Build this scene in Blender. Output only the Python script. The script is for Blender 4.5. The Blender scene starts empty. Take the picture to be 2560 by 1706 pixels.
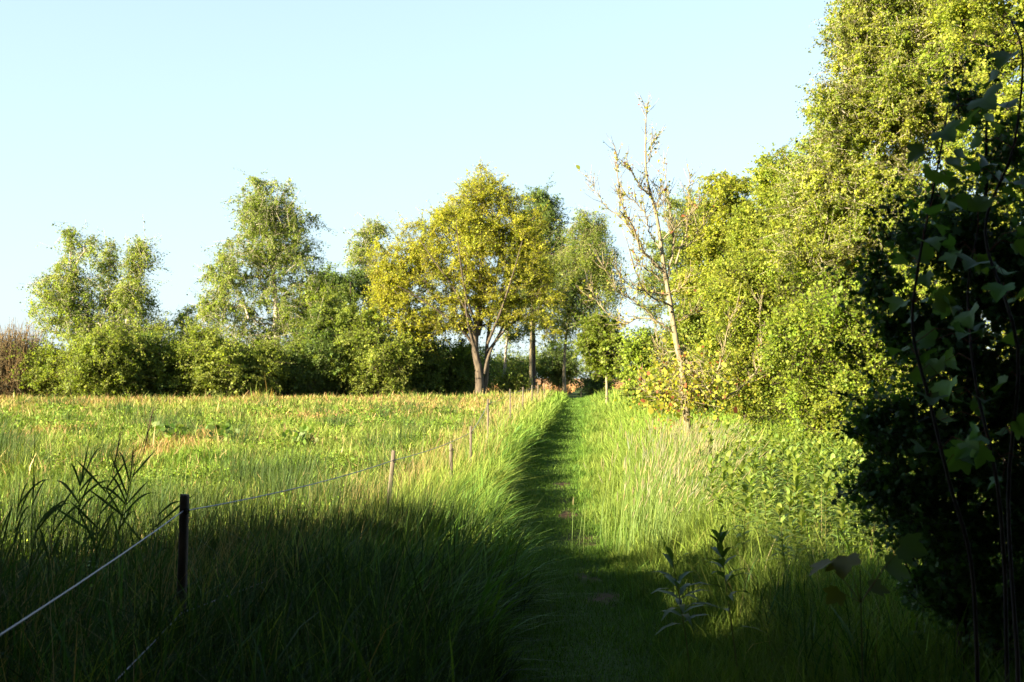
import bpy, math
import numpy as np
R = math.radians
# ------------------------------------------------------------------ camera, sky, sun, exposure
scene = bpy.context.scene
C = scene.collection
FPX, HOR, CX, EYE = 1138.0, 378.0, 512.0, 1.6          # focal length in pixels of a 1024 wide picture, horizon row
cam_d = bpy.data.cameras.new('camera'); cam = bpy.data.objects.new('camera', cam_d); C.objects.link(cam)
cam.location = (0, 0, EYE); cam_d.lens = 36 * FPX / 1024; cam_d.sensor_width = 36
cam.rotation_euler = (R(90) + math.atan((HOR - 341) / FPX), 0, 0)
cam_d.clip_start = 0.05; cam_d.clip_end = 3000
cam_d.dof.use_dof = True; cam_d.dof.focus_distance = 10.0; cam_d.dof.aperture_fstop = 5.0
scene.camera = cam

SUN_EL, SUN_A = 20.0, 32.0        # elevation; degrees the light travels away from +x towards +y
w = bpy.data.worlds.new('World'); scene.world = w; w.use_nodes = True
nt = w.node_tree; bg = nt.nodes['Background']
sky = nt.nodes.new('ShaderNodeTexSky'); sky.sky_type = 'NISHITA'; sky.sun_disc = False
sky.sun_elevation = R(SUN_EL)
sd = np.array([-math.cos(R(SUN_A)), -math.sin(R(SUN_A))])           # horizontal direction to the sun
sky.sun_rotation = math.atan2(sd[0], sd[1])
sky.air_density = 1.0; sky.dust_density = 0.4; sky.ozone_density = 1.2
pale = nt.nodes.new('ShaderNodeMix'); pale.data_type = 'RGBA'; pale.inputs[0].default_value = .8      # thin bright veil of haze over the blue
nt.links.new(sky.outputs[0], pale.inputs[6]); pale.inputs[7].default_value = (1.9, 2.42, 2.78, 1)
tcw = nt.nodes.new('ShaderNodeTexCoord'); sxw = nt.nodes.new('ShaderNodeSeparateXYZ'); nt.links.new(tcw.outputs['Generated'], sxw.inputs[0])
mrw = nt.nodes.new('ShaderNodeMapRange'); mrw.inputs['From Min'].default_value = .02; mrw.inputs['From Max'].default_value = .75; mrw.inputs['To Min'].default_value = .88; mrw.inputs['To Max'].default_value = .12   # the veil thins towards the zenith
nt.links.new(sxw.outputs[2], mrw.inputs[0]); nt.links.new(mrw.outputs[0], pale.inputs[0])
nt.links.new(pale.outputs[2], bg.inputs[0]); bg.inputs[1].default_value = 0.05
sl = bpy.data.lights.new('sun', 'SUN'); so = bpy.data.objects.new('sun', sl); C.objects.link(so)
sl.energy = 5.0; sl.angle = R(0.6); sl.color = (1.0, 0.83, 0.54)
so.rotation_euler = (R(90 - SUN_EL), 0, math.atan2(sd[0], -sd[1]))
vs = scene.view_settings; scene.display_settings.display_device = 'sRGB'
vs.view_transform = 'Standard'; vs.look = 'None'; vs.exposure = 2.95; vs.gamma = 1
scene.render.engine = 'CYCLES'
scene.cycles.max_bounces = 6; scene.cycles.diffuse_bounces = 3; scene.cycles.transmission_bounces = 4

rng = np.random.default_rng(7)
# ------------------------------------------------------------------ helpers
def wpos(px, py, D):
    return np.array([(px - CX) / FPX * D, D, EYE + (HOR - py) / FPX * D])
def sstep(a, b, v):
    t = np.clip((np.asarray(v, float) - a) / (b - a), 0, 1); return t * t * (3 - 2 * t)
_wv = [(rng.uniform(0, 2 * np.pi), rng.uniform(.7, 1.4), rng.uniform(0, 6.28)) for _ in range(14)]
def noise(x, y, s=1.0, o=0):
    v = 0
    for k in range(7):
        a, f, p = _wv[(k + o) % 14]
        f = f * 1.35 ** k * s * .6
        v = v + np.sin((x * math.cos(a) + y * math.sin(a)) * f + p + o * 1.7 + 2 * np.sin((y * math.cos(a) - x * math.sin(a)) * f * .37 + p)) / 1.25 ** k
    return v / 4.2
PY = np.array([-30, 0, 6, 7.5, 10, 12.8, 19.3, 28.5, 49, 62, 90, 140]); PX = np.array([.1, .3, .42, .5, .48, .46, .72, 1.45, 2.75, 3.5, 5.6, 9])
def pathx(y): return np.interp(y, PY, PX)
FY = np.array([-10, 0, 3.36, 6.1, 10, 15, 20, 27, 36, 44, 52, 60]); FXv = np.array([-.7, -1.2, -1.51, -1.75, -1.04, -.56, -.42, -.05, .63, 1.0, 1.5, 2.0])
def fencex(y): return np.interp(y, FY, FXv)
def BK(y): return .50 + .22 * sstep(8.5, 12, y) * (1 - .5 * sstep(22, 40, y)) + .08 * np.sin(y * 2.1) + .09 * np.sin(y * 5.3 + 1) * np.sin(y * .9)
def gz(x, y):
    x = np.asarray(x, float); y = np.asarray(y, float)
    z = .5 * sstep(8, 55, y) + .05 * noise(x, y, .5) * np.clip(np.abs(x - pathx(y)) - .3, 0, 1)
    return z

def mesh_obj(name, V, loops, starts, mat, parent=None, col=None, smooth=False):
    m = bpy.data.meshes.new(name); V = np.asarray(V, np.float32)
    m.vertices.add(len(V)); m.vertices.foreach_set('co', V.ravel())
    m.loops.add(len(loops)); m.loops.foreach_set('vertex_index', np.asarray(loops, np.int32))
    m.polygons.add(len(starts)); m.polygons.foreach_set('loop_start', np.asarray(starts, np.int32))
    if smooth: m.polygons.foreach_set('use_smooth', np.ones(len(starts), bool))
    if col is not None:
        a = m.color_attributes.new('Col', 'FLOAT_COLOR', 'POINT')
        c4 = np.ones((len(V), 4), np.float32); c4[:, :3] = np.asarray(col) * .6; a.data.foreach_set('color', c4.ravel())
    m.update(calc_edges=True); m.materials.append(mat)
    o = bpy.data.objects.new(name, m); C.objects.link(o)
    if parent: o.parent = parent
    return o
class Buf:
    def __init__(s): s.V = []; s.L = []; s.S = []; s.C = []; s.n = 0; s.nl = 0
    def add(s, V, F, col):
        """V (n,3); F list of face index arrays, each (m,k); col (n,3) or rgb"""
        V = np.asarray(V, np.float32).reshape(-1, 3); s.V.append(V)
        s.C.append(np.broadcast_to(np.asarray(col, np.float32), V.shape))
        for f in F:
            f = np.asarray(f, np.int64); m, k = f.shape
            s.L.append((f + s.n).ravel()); s.S.append(s.nl + np.arange(m) * k); s.nl += m * k
        s.n += len(V)
    def make(s, name, mat, parent=None, smooth=False, origin=None):
        V = np.concatenate(s.V)
        if origin is not None: V = V - np.asarray(origin, np.float32)
        o = mesh_obj(name, V, np.concatenate(s.L), np.concatenate(s.S), mat, parent, np.concatenate(s.C), smooth)
        if origin is not None and parent is None: o.location = origin
        return o
def tag(o, label=None, cat=None, group=None, kind=None):
    if label: o['label'] = label
    if cat: o['category'] = cat
    if group: o['group'] = group
    if kind: o['kind'] = kind
    return o
def empty(name, loc, label, cat, group=None):
    o = bpy.data.objects.new(name, None); C.objects.link(o); o.location = [float(v) for v in loc]
    o.empty_display_size = .2; return tag(o, label, cat, group)
def copy_tree(o, parent=None):
    c = o.copy(); C.objects.link(c); c.parent = parent
    for ch in o.children: copy_tree(ch, c)
    return c
def nrm(v): return v / np.maximum(np.linalg.norm(v, axis=-1, keepdims=True), 1e-9)

# ------------------------------------------------------------------ materials
def mat_new(name):
    m = bpy.data.materials.new(name); m.use_nodes = True; return m, m.node_tree.nodes, m.node_tree.links
def leaf_mat(name, trans=.35, rough=.5, spec=.35):
    m, N, L = mat_new(name); p = N['Principled BSDF']; out = N['Material Output']
    at = N.new('ShaderNodeAttribute'); at.attribute_name = 'Col'
    L.new(at.outputs['Color'], p.inputs['Base Color']); p.inputs['Roughness'].default_value = rough
    p.inputs['Specular IOR Level'].default_value = spec
    tr = N.new('ShaderNodeBsdfTranslucent'); hs = N.new('ShaderNodeMix'); hs.data_type = 'RGBA'; hs.blend_type = 'MULTIPLY'
    hs.inputs[0].default_value = 1; L.new(at.outputs['Color'], hs.inputs[6]); hs.inputs[7].default_value = (1.5, 1.6, .55, 1)
    L.new(hs.outputs[2], tr.inputs['Color'])
    mx = N.new('ShaderNodeMixShader'); mx.inputs[0].default_value = trans
    L.new(p.outputs[0], mx.inputs[1]); L.new(tr.outputs[0], mx.inputs[2]); L.new(mx.outputs[0], out.inputs['Surface'])
    return m
def bark_mat(name, c1, c2, scale=6, stretch=4, thr=.5, rough=.9):
    m, N, L = mat_new(name); p = N['Principled BSDF']; p.inputs['Roughness'].default_value = rough
    tc = N.new('ShaderNodeTexCoord'); mp = N.new('ShaderNodeMapping'); mp.inputs['Scale'].default_value = (scale, scale, scale / stretch)
    nz = N.new('ShaderNodeTexNoise'); nz.inputs['Scale'].default_value = 1; nz.inputs['Detail'].default_value = 6
    cr = N.new('ShaderNodeValToRGB'); cr.color_ramp.elements[0].position = thr - .12; cr.color_ramp.elements[1].position = thr + .12
    cr.color_ramp.elements[0].color = (*c1, 1); cr.color_ramp.elements[1].color = (*c2, 1)
    L.new(tc.outputs['Object'], mp.inputs[0]); L.new(mp.outputs[0], nz.inputs[0]); L.new(nz.outputs[0], cr.inputs[0]); L.new(cr.outputs[0], p.inputs['Base Color'])
    b = N.new('ShaderNodeBump'); b.inputs['Strength'].default_value = .6; b.inputs['Distance'].default_value = .02
    L.new(nz.outputs[0], b.inputs['Height']); L.new(b.outputs[0], p.inputs['Normal'])
    return m
M_leaf = leaf_mat('leaf', .5, .55, .2); M_grass = leaf_mat('grass_blade', .22, .6, .12); M_gloss = leaf_mat('glossy_leaf', .3, .5, .2)
M_dry = leaf_mat('dry_stem', .15, .8, .1)
M_birch = bark_mat('birch_bark', (.08, .065, .05), (.36, .32, .27), 5, .35, .42)
M_oak = bark_mat('oak_bark', (.026, .02, .015), (.08, .062, .044), 14, 6)
M_pale = bark_mat('sapling_bark', (.09, .075, .045), (.21, .18, .115), 16, 3)
M_dark = bark_mat('dark_bark', (.018, .012, .01), (.05, .033, .024), 20, 4)
M_post = bark_mat('weathered_wood', (.055, .045, .034), (.135, .112, .085), 30, 12)

# ------------------------------------------------------------------ shape makers
def tubes(B, A, Bp, ra, rb, sides, col):
    """A,Bp (n,3) segment ends with radii -> one open frustum each"""
    A = np.asarray(A, float); Bp = np.asarray(Bp, float); n = len(A)
    d = nrm(Bp - A); ref = np.where(np.abs(d[:, 2:3]) > .9, [[1., 0, 0]], [[0., 0, 1]])
    u = nrm(np.cross(d, ref)); v = np.cross(d, u)
    a = np.arange(sides) * 2 * np.pi / sides
    ring = np.cos(a)[None, :, None] * u[:, None] + np.sin(a)[None, :, None] * v[:, None]
    V = np.concatenate([A[:, None] + ring * np.reshape(ra, (-1, 1, 1)), Bp[:, None] + ring * np.reshape(rb, (-1, 1, 1))], 1)
    i = np.arange(sides); j = (i + 1) % sides
    f = np.stack([i, j, j + sides, i + sides], 1)
    F = (f[None] + (np.arange(n) * 2 * sides)[:, None, None]).reshape(-1, 4)
    B.add(V.reshape(-1, 3), [F], col)
def polytube(B, pts, rad, sides, col):
    """a connected tube through pts"""
    P = np.asarray(pts, float); n = len(P); rad = np.broadcast_to(rad, (n,))
    d = nrm(np.gradient(P, axis=0)); ref = np.array([0, 1., 0]) if abs(d[:, 1].mean()) < .8 else np.array([1., 0, 0])
    u = nrm(np.cross(d, ref)); v = np.cross(d, u); a = np.arange(sides) * 2 * np.pi / sides
    V = P[:, None] + (np.cos(a)[None, :, None] * u[:, None] + np.sin(a)[None, :, None] * v[:, None]) * rad[:, None, None]
    i = np.arange(sides); j = (i + 1) % sides; f = np.stack([i, j, j + sides, i + sides], 1)
    F = (f[None] + (np.arange(n - 1) * sides)[:, None, None]).reshape(-1, 4)
    cap = ((n - 1) * sides + i)[None]
    B.add(V.reshape(-1, 3), [F, cap], col)
def catmull(P, k=5):
    P = np.asarray(P, float); Q = np.vstack([2 * P[0] - P[1], P, 2 * P[-1] - P[-2]]); out = []
    for i in range(1, len(Q) - 2):
        for t in np.linspace(0, 1, k, endpoint=False):
            out.append(.5 * ((2 * Q[i]) + (-Q[i - 1] + Q[i + 1]) * t + (2 * Q[i - 1] - 5 * Q[i] + 4 * Q[i + 1] - Q[i + 2]) * t * t + (-Q[i - 1] + 3 * Q[i] - 3 * Q[i + 1] + Q[i + 2]) * t ** 3))
    out.append(P[-1]); return np.array(out)
T_KITE = (np.array([[0, 0], [.42, .45], [0, 1.], [-.42, .45]]), 'ngon')
T_LEAF = (np.array([[0, 0], [.3, .2], [.4, .5], [.2, .85], [0, 1.05], [-.2, .85], [-.4, .5], [-.3, .2]]), 'ngon')
T_HAW = (np.array([[0, 0], [.12, .25], [.42, .35], [.25, .52], [.42, .78], [.14, .75], [0, 1.], [-.14, .75], [-.42, .78], [-.25, .52], [-.42, .35], [-.12, .25]]), 'ngon')
_mp = [(0, 0), (.14, -.06), (.38, -.10), (.42, .03), (.60, .12), (.56, .26), (.70, .44), (.72, .62), (.54, .62), (.34, .56), (.32, .72), (.18, .88), (.0, 1.05)]
T_MAPLE = (np.array([(0, .3)] + _mp + [(-x, y) for x, y in _mp[-2:0:-1]]), 'fan')
def leaves(B, P, size, col, tmpl=T_KITE, up=.3, out=None, outw=0., hang=0., dirv=None, dirw=0., cup=.12):
    """scatter leaf polygons at P; up: bias of normals to +z; out: per-leaf outward vectors"""
    n = len(P); g = rng.normal(size=(n, 3)); N = nrm(g) + np.array([0, 0, up])
    if out is not None: N = N + out * outw
    N = nrm(N)
    a = rng.normal(size=(n, 3)); a[:, 2] -= hang
    if dirv is not None: a = a + dirv * dirw
    Y = nrm(a - N * (a * N).sum(1, keepdims=True)); X = np.cross(Y, N)
    T, mode = tmpl; k = len(T); size = np.broadcast_to(size, (n,))
    u = T[:, 0][None, :, None]; v = T[:, 1][None, :, None]
    h = cup * (np.abs(T[:, 0]) * 1.2 - (T[:, 1] - .4) ** 2)[None, :, None]
    V = P[:, None] + size[:, None, None] * (u * X[:, None] + v * Y[:, None] + h * N[:, None])
    if mode == 'ngon': F = [np.arange(n * k).reshape(n, k)]
    else:
        i = np.arange(1, k); j = np.roll(i, -1); f = np.stack([np.zeros(k - 1, int), i, j], 1)
        F = [(f[None] + (np.arange(n) * k)[:, None, None]).reshape(-1, 3)]
    B.add(V.reshape(-1, 3), F, np.repeat(col, k, axis=0))
def blades(B, P, H, W, lean, col, segs=2, curl=.5, tipc=None):
    """grass blades: P bases, H length, W width, lean (n,2) horizontal offset of the tip as a fraction of H"""
    n = len(P); a = rng.uniform(0, 2 * np.pi, n); X = np.stack([np.cos(a), np.sin(a), np.zeros(n)], 1)
    ts = np.linspace(0, 1, segs + 1); rows = []; cols = []
    l = np.linalg.norm(lean, axis=1); zc = np.sqrt(np.clip(1 - (l * .8) ** 2, .12, 1))
    for i, t in enumerate(ts):
        off = np.concatenate([lean * (t ** (1 + curl * 1.6))[..., None] if False else lean * t ** (1 + curl * 1.6), (zc * (t - .28 * l * t * t * t))[:, None]], 1) * H[:, None]
        c = P + off; wd = (W * (1 - t) ** .6)[:, None]
        cc = col * (.85 + .25 * t) if tipc is None else col * (1 - t ** 2) + tipc * t ** 2
        if i < segs: rows += [c - X * wd / 2, c + X * wd / 2]; cols += [cc, cc]
        else: rows += [c]; cols += [cc]
    V = np.stack(rows, 1); k = V.shape[1]; Cc = np.stack(cols, 1); base = (np.arange(n) * k)[:, None]
    q = [base + np.array([[2 * i, 2 * i + 1, 2 * i + 3, 2 * i + 2]]) for i in range(segs - 1)]
    F = ([np.concatenate(q)] if q else []) + [base + np.array([[2 * segs - 2, 2 * segs - 1, 2 * segs]])]
    B.add(V.reshape(-1, 3), F, Cc.reshape(-1, 3))
def varcol(c, n, v=.2, h=.12):
    c = np.asarray(c, float) * np.ones((n, 1)); b = np.exp(rng.normal(0, v, (n, 1)))
    t = rng.normal(0, h, (n, 1)); return np.clip(c * b * np.hstack([1 + t, 1 + t * .25, 1 - t * .6]), .002, .9)

# ------------------------------------------------------------------ ground and path
def ground_mat():
    m, N, L = mat_new('meadow_soil'); p = N['Principled BSDF']; p.inputs['Roughness'].default_value = 1; p.inputs['Specular IOR Level'].default_value = .1
    tc = N.new('ShaderNodeTexCoord'); n1 = N.new('ShaderNodeTexNoise'); n1.inputs['Scale'].default_value = 3; n1.inputs['Detail'].default_value = 8
    n2 = N.new('ShaderNodeTexNoise'); n2.inputs['Scale'].default_value = .12
    cr = N.new('ShaderNodeValToRGB'); cr.color_ramp.elements[0].color = (.018, .027, .008, 1); cr.color_ramp.elements[1].color = (.05, .07, .02, 1)
    cr.color_ramp.elements[0].position = .3; cr.color_ramp.elements[1].position = .7
    L.new(tc.outputs['Object'], n1.inputs[0]); L.new(tc.outputs['Object'], n2.inputs[0]); L.new(n1.outputs[0], cr.inputs[0])
    sx = N.new('ShaderNodeSeparateXYZ'); L.new(tc.outputs['Object'], sx.inputs[0])
    mr = N.new('ShaderNodeMapRange'); mr.inputs['From Min'].default_value = 62; mr.inputs['From Max'].default_value = 72
    L.new(sx.outputs[1], mr.inputs[0]); mx = N.new('ShaderNodeMix'); mx.data_type = 'RGBA'
    L.new(mr.outputs[0], mx.inputs[0]); L.new(cr.outputs[0], mx.inputs[6]); mx.inputs[7].default_value = (.2, .115, .055, 1)
    L.new(mx.outputs[2], p.inputs['Base Color']); return m
xs = np.concatenate([[-1500, -500, -200, -100], np.arange(-60, 40.1, .8), [60, 100, 200, 500, 1500]])
ys = np.concatenate([[-300, -100, -40], np.arange(-20, 60, .5), np.arange(60, 120, 4), [140, 200, 400, 900, 2500]])
gx, gy = np.meshgrid(xs, ys); nx, ny = len(xs), len(ys)
gv = np.stack([gx, gy, gz(gx, gy)], 2).reshape(-1, 3); ii = np.arange(nx * ny).reshape(ny, nx)
B = Buf(); B.add(gv, [np.stack([ii[:-1, :-1], ii[:-1, 1:], ii[1:, 1:], ii[1:, :-1]], 2).reshape(-1, 4)], (.1, .1, .1))
tag(B.make('ground', ground_mat(), smooth=True), 'open meadow ground running flat to the horizon', 'ground', kind='structure')

SPOTS = [(8.3, .2, .35, .16), (11.3, .22, .6, .2), (13.2, .2, .6, .18), (14.6, .2, .6, .17), (16.5, .12, .7, .15), (9.2, .1, .3, .14)]   # bare soil: y, x off centre, half length, half width
def bare(x, y):     # worn soil, ragged edged
    m = np.zeros_like(x)
    for sy, dx, ly, lx in SPOTS:
        m = np.maximum(m, 1 - (((y - sy) / ly) ** 2 + ((x - pathx(y) - dx) / lx) ** 2) + 1.1 * noise(x, y, 13, 3) - .1)
    return np.clip(m, 0, 1)
ys = np.concatenate([np.arange(-4, 30, .12), np.arange(30, 130, 1.)]); us = np.linspace(-.82, .62, 17)
gy, gu = np.meshgrid(ys, us, indexing='ij'); gx = pathx(gy) + gu; zz = gz(gx, gy)
pz = zz + .006 + .02 * (np.abs(gu + .1) / .72) ** 4 - .0
b = bare(gx, gy)[..., None]; pc = (1 - b) * np.array([.055, .09, .02]) + b * np.array([.12, .07, .045])
ii = np.arange(gx.size).reshape(gx.shape)
B = Buf(); B.add(np.stack([gx, gy, pz], 2).reshape(-1, 3), [np.stack([ii[:-1, :-1], ii[:-1, 1:], ii[1:, 1:], ii[1:, :-1]], 2).reshape(-1, 4)], pc.reshape(-1, 3))
m, N, L = mat_new('trodden_path'); p = N['Principled BSDF']; p.inputs['Roughness'].default_value = 1; p.inputs['Specular IOR Level'].default_value = .1
at = N.new('ShaderNodeAttribute'); at.attribute_name = 'Col'; nz = N.new('ShaderNodeTexNoise'); nz.inputs['Scale'].default_value = 25; nz.inputs['Detail'].default_value = 8
tc = N.new('ShaderNodeTexCoord'); L.new(tc.outputs['Object'], nz.inputs[0])
mr = N.new('ShaderNodeMapRange'); mr.inputs['To Min'].default_value = .4; mr.inputs['To Max'].default_value = 1.6; L.new(nz.outputs[0], mr.inputs[0])
mx = N.new('ShaderNodeVectorMath'); mx.operation = 'SCALE'; L.new(at.outputs['Color'], mx.inputs[0]); L.new(mr.outputs[0], mx.inputs['Scale']); L.new(mx.outputs[0], p.inputs['Base Color'])
bp = N.new('ShaderNodeBump'); bp.inputs['Strength'].default_value = .7; bp.inputs['Distance'].default_value = .03; L.new(nz.outputs[0], bp.inputs['Height']); L.new(bp.outputs[0], p.inputs['Normal'])
tag(B.make('path', m, smooth=True), 'narrow trodden grass footpath with bare soil patches', 'path', kind='structure')

# ------------------------------------------------------------------ grass
GREEN = np.array([.115, .20, .03]); YELG = np.array([.26, .31, .065]); STRAW = np.array([.42, .33, .15]); ORANGE = np.array([.42, .22, .10]); BLUEG = np.array([.075, .15, .055]); LUSH = np.array([.14, .26, .03])
def sample(n0, y0, y1, xl, xr, ref=12., pw=1.5):
    """random points between curves xl(y), xr(y); n0 per m2 up to ref m, then thinning with distance"""
    yy = np.linspace(y0, y1, 400); wd = np.maximum(xr(yy) - xl(yy), 0); den = n0 * np.minimum(1, (ref / np.maximum(yy, .1)) ** pw) * wd
    cum = np.concatenate([[0], np.cumsum((den[1:] + den[:-1]) / 2 * np.diff(yy))]); n = int(cum[-1])
    y = np.interp(rng.uniform(0, cum[-1], n), cum, yy); x = xl(y) + rng.uniform(0, 1, n) * (xr(y) - xl(y)); return x, y
def grow(B, x, y, H, W, col, leanx=.15, leany=0., spread=.25, segs=2, curl=.5, tipc=None, z0=0.):
    n = len(x); P = np.stack([x, y, gz(x, y) + z0], 1); W = W * np.maximum(1, (y / 11)) ** 1.1
    lean = np.stack([rng.normal(leanx, spread, n), rng.normal(leany, spread, n)], 1)
    W = W * np.exp(rng.normal(0, .35, n)); blades(B, P, H, W, lean, col, segs, curl, tipc)
def mixc(a, b, t): return a * (1 - t[:, None]) + b * t[:, None]

# the open meadow left of the fence
B = Buf()
x, y = sample(1900, 4.5, 62, lambda y: -.56 * y - 3, lambda y: fencex(y) + .1); n = len(x)
nz1 = noise(x, y, .55, 1); nz2 = noise(x, y, 1.6, 4); nz3 = noise(x, y * 1.5, .35, 8)
nz4 = noise(x, y, 4.5, 10); H = (.22 + .08 * nz1 + .09 * nz2 + .10 * nz4) * np.exp(rng.normal(0, .25, n))
near = 1 - sstep(7, 13, y); H = H * (1 + .45 * near)
col = mixc(np.tile(GREEN, (n, 1)), YELG, np.clip(.45 + .5 * nz1 + rng.normal(0, .2, n), 0, 1))
lu = sstep(.15, .5, nz2 - nz1 * .4) * (1 - sstep(20, 34, y)); col = mixc(col, LUSH * np.ones((n, 1)), lu * .7)
def patch(px, py, rx, ry):
    D = 0
    yy = np.linspace(6, 80, 900); pyy = HOR + (EYE - gz(yy * 0, yy) - .25) / yy * FPX; D = np.interp(-py, -pyy, yy); D1 = np.interp(-(py + ry), -pyy, yy); D0 = np.interp(-(py - ry), -pyy, yy)
    cx = (px - CX) / FPX * D; rr = rx / FPX * D; return np.exp(-((x - cx) / rr) ** 2 - ((y - D) / max((D0 - D1) / 2, .3)) ** 2)
dry = np.zeros(n)
for q in [(180, 440, 30, 9), (100, 400, 110, 4.5), (420, 402, 30, 4), (385, 397, 40, 2.5), (478, 402, 24, 4), (20, 398, 60, 3), (250, 396, 120, 2.5), (60, 425, 30, 4), (330, 412, 40, 3)]:
    dry = np.maximum(dry, patch(*q) * (1.8 if q[0] == 180 else 1))
dry = np.clip(dry * 1.1 + .55 * np.clip(nz3 - .1, 0, 1) * sstep(14, 40, y) + .2 * np.clip(nz3, 0, 1), 0, 1)
isd = rng.uniform(size=n) < dry * .55
col[isd] = (ORANGE * .5 + STRAW * .5) * .95 * np.exp(rng.normal(0, .2, (isd.sum(), 1)))
H *= 1 + 1.1 * sstep(42, 54, y) * np.clip(.35 + noise(x, y, .8, 13), 0, 1.2)
shade_dark = (rng.uniform(size=n) < .8 * (1 - sstep(8.5, 10.5, y))) & ~isd; col[shade_dark] = varcol((.045, .082, .028), shade_dark.sum(), .3); st = (rng.uniform(size=n) < .05) & ~isd; col[st] = STRAW * .8 * np.exp(rng.normal(0, .25, (st.sum(), 1))); H[st] *= 1.25  # most near blades coloured darker, deepening the foreground shade in the colour itself
col *= np.exp(rng.normal(0, .3, (n, 1)))
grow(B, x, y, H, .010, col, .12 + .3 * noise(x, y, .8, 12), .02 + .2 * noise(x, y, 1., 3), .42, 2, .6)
Bh = Buf(); x, y = sample(750, 7.5, 40, lambda y: -.56 * y - 2, lambda y: pathx(y) - .9, 12, 1.4); k = sstep(.05, .4, noise(x, y, 1.9, 5)) > rng.uniform(size=len(x)); x, y = x[k], y[k]; n = len(x)
zz = gz(x, y) + rng.uniform(.08, .30, n) + .12 * noise(x, y, 4, 2); leaves(Bh, np.stack([x, y, zz], 1), .030 * np.maximum(1, y / 17) * np.exp(rng.normal(0, .3, n)), varcol((.17, .27, .035), n, .3), T_KITE, .9, outw=0)
tag(Bh.make('meadow_herbs', M_grass), 'low leafy herbs spread through the meadow grass', 'herbs', kind='stuff')
# rushes: stiff dark upright bunches
rc = [(rng.uniform(-.5, .02) * yy, yy) for yy in rng.uniform(8.5, 45, 70)] + [(-3.4, 9.6), (-2.7, 10.2), (-2.3, 9.7), (-1.9, 9.6), (-3.0, 10.4), (-4.4, 10), (-1.5, 9.4), (-4.9, 9.4), (-1.2, 9.0), (-.9, 9.1), (-.5, 8.8), (-2.6, 9.3), (-3.7, 9.2), (-2.0, 9.2), (-.7, 9.4)]
for cx, cy in rc:
    k = int(240 * min(1, (14 / cy))); a = rng.normal(0, .22, k); c = rng.normal(0, .22, k)
    hh = rng.uniform(.55, .95, k) * (.8 if cy > 12 else 1)
    P = np.stack([cx + a, cy + c, gz(cx + a, cy + c)], 1); lean = np.stack([a * .8 + .12 + rng.normal(0, .1, k), c * .8 + rng.normal(0, .1, k)], 1)
    blades(B, P, hh, np.full(k, .0065) * max(1, cy / 12) ** .7, lean, varcol((.06, .105, .03), k, .25), 2, .2)
tag(B.make('meadow_grass', M_grass), 'green and straw meadow grass filling the field left of the fence', 'grass', kind='stuff')

# the rank bank between fence and path, leaning over the path
B = Buf()
x, y = sample(2700, 3.2, 60, lambda y: fencex(y) - .25, lambda y: pathx(y) - BK(y)); n = len(x)
t = (x - fencex(y)) / np.maximum(pathx(y) - .5 - fencex(y), .2)
nz1 = noise(x, y, 1.3, 2); nz2 = noise(x, y, 3.2, 6)
H = (.50 + .12 * nz1 + .14 * nz2 + .07 * noise(x, y, 7, 9)) * np.exp(rng.normal(0, .2, n)) * (1 - .2 * np.clip(t, 0, 1) ** 2)
H *= 1 - .25 * sstep(26, 50, y); H *= 1 - .25 * (1 - sstep(4.5, 7.5, y))
col = mixc(np.tile(GREEN * 1.25, (n, 1)), YELG, np.clip(.42 - .4 * t + .4 * nz1 + rng.normal(0, .2, n), 0, 1)); col *= np.exp(rng.normal(0, .25, (n, 1)))
shade_dark = rng.uniform(size=n) < .85 * (1 - sstep(7.2, 9., y)); col[shade_dark] = varcol((.042, .08, .026), shade_dark.sum(), .3)  # near bank blades get a darker green that paints in extra shade
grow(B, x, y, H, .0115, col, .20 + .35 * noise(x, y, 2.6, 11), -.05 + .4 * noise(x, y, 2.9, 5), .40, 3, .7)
x, y = sample(90, 6, 50, lambda y: fencex(y) - .9, lambda y: fencex(y) + .25); n = len(x)      # pale flowering stems
H = rng.uniform(.6, .95, n); grow(B, x, y, H, .004, varcol(STRAW * .8, n, .2), .2, 0, .18, 3, .7)
# broad reed-grass leaves hanging over the edge
x, y = sample(240, 6, 24, lambda y: pathx(y) - 1.3, lambda y: pathx(y) - BK(y) - .03); n = len(x)
grow(B, x, y, rng.uniform(.5, .75, n), .016, varcol((.10, .21, .035), n, .2), .55, -.1, .3, 4, .8)
tag(B.make('bank_grass', M_grass), 'tall rank grass leaning over the left edge of the footpath', 'grass', kind='stuff')

# short turf on the path and the right verge
B = Buf()
x, y = sample(7000, 3.5, 60, lambda y: pathx(y) - .85, lambda y: pathx(y) + .62, 10, 1.6); keep = rng.uniform(size=len(x)) > bare(x, y) * 1.1 - .06; x, y = x[keep], y[keep]; n = len(x)
off = np.abs(x - pathx(y)) / .6; H = (.04 + .06 * off ** 2 + .02 * noise(x, y, 5, 3)) * np.exp(rng.normal(0, .3, n)); H *= 1 + .7 * sstep(25, 50, y)
grow(B, x, y, H, .006, varcol((.105, .20, .030), n, .25), .1, 0, .5, 1, .5)
x, y = sample(4200, 3.5, 60, lambda y: pathx(y) + .42 + .10 * np.sin(y * 3.1) * np.sin(y * 1.3 + 1), lambda y: pathx(y) + 1.5 + .02 * y, 10, 1.6); n = len(x)
t = (x - pathx(y) - .45) / .8; H = (.10 + .22 * np.clip(t, 0, 1.2) ** 1.2 + .07 * noise(x, y, 3, 5)) * np.exp(rng.normal(0, .3, n)); H = np.maximum(H, .05)
col = mixc(np.tile(np.array([.11, .20, .03]), (n, 1)), YELG, np.clip(.3 + .4 * noise(x, y, 1.5, 7) + rng.normal(0, .2, n), 0, 1)) * np.exp(rng.normal(0, .25, (n, 1)))
grow(B, x, y, H, .007, col, .0, -.08, .38, 2, .6)
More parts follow.
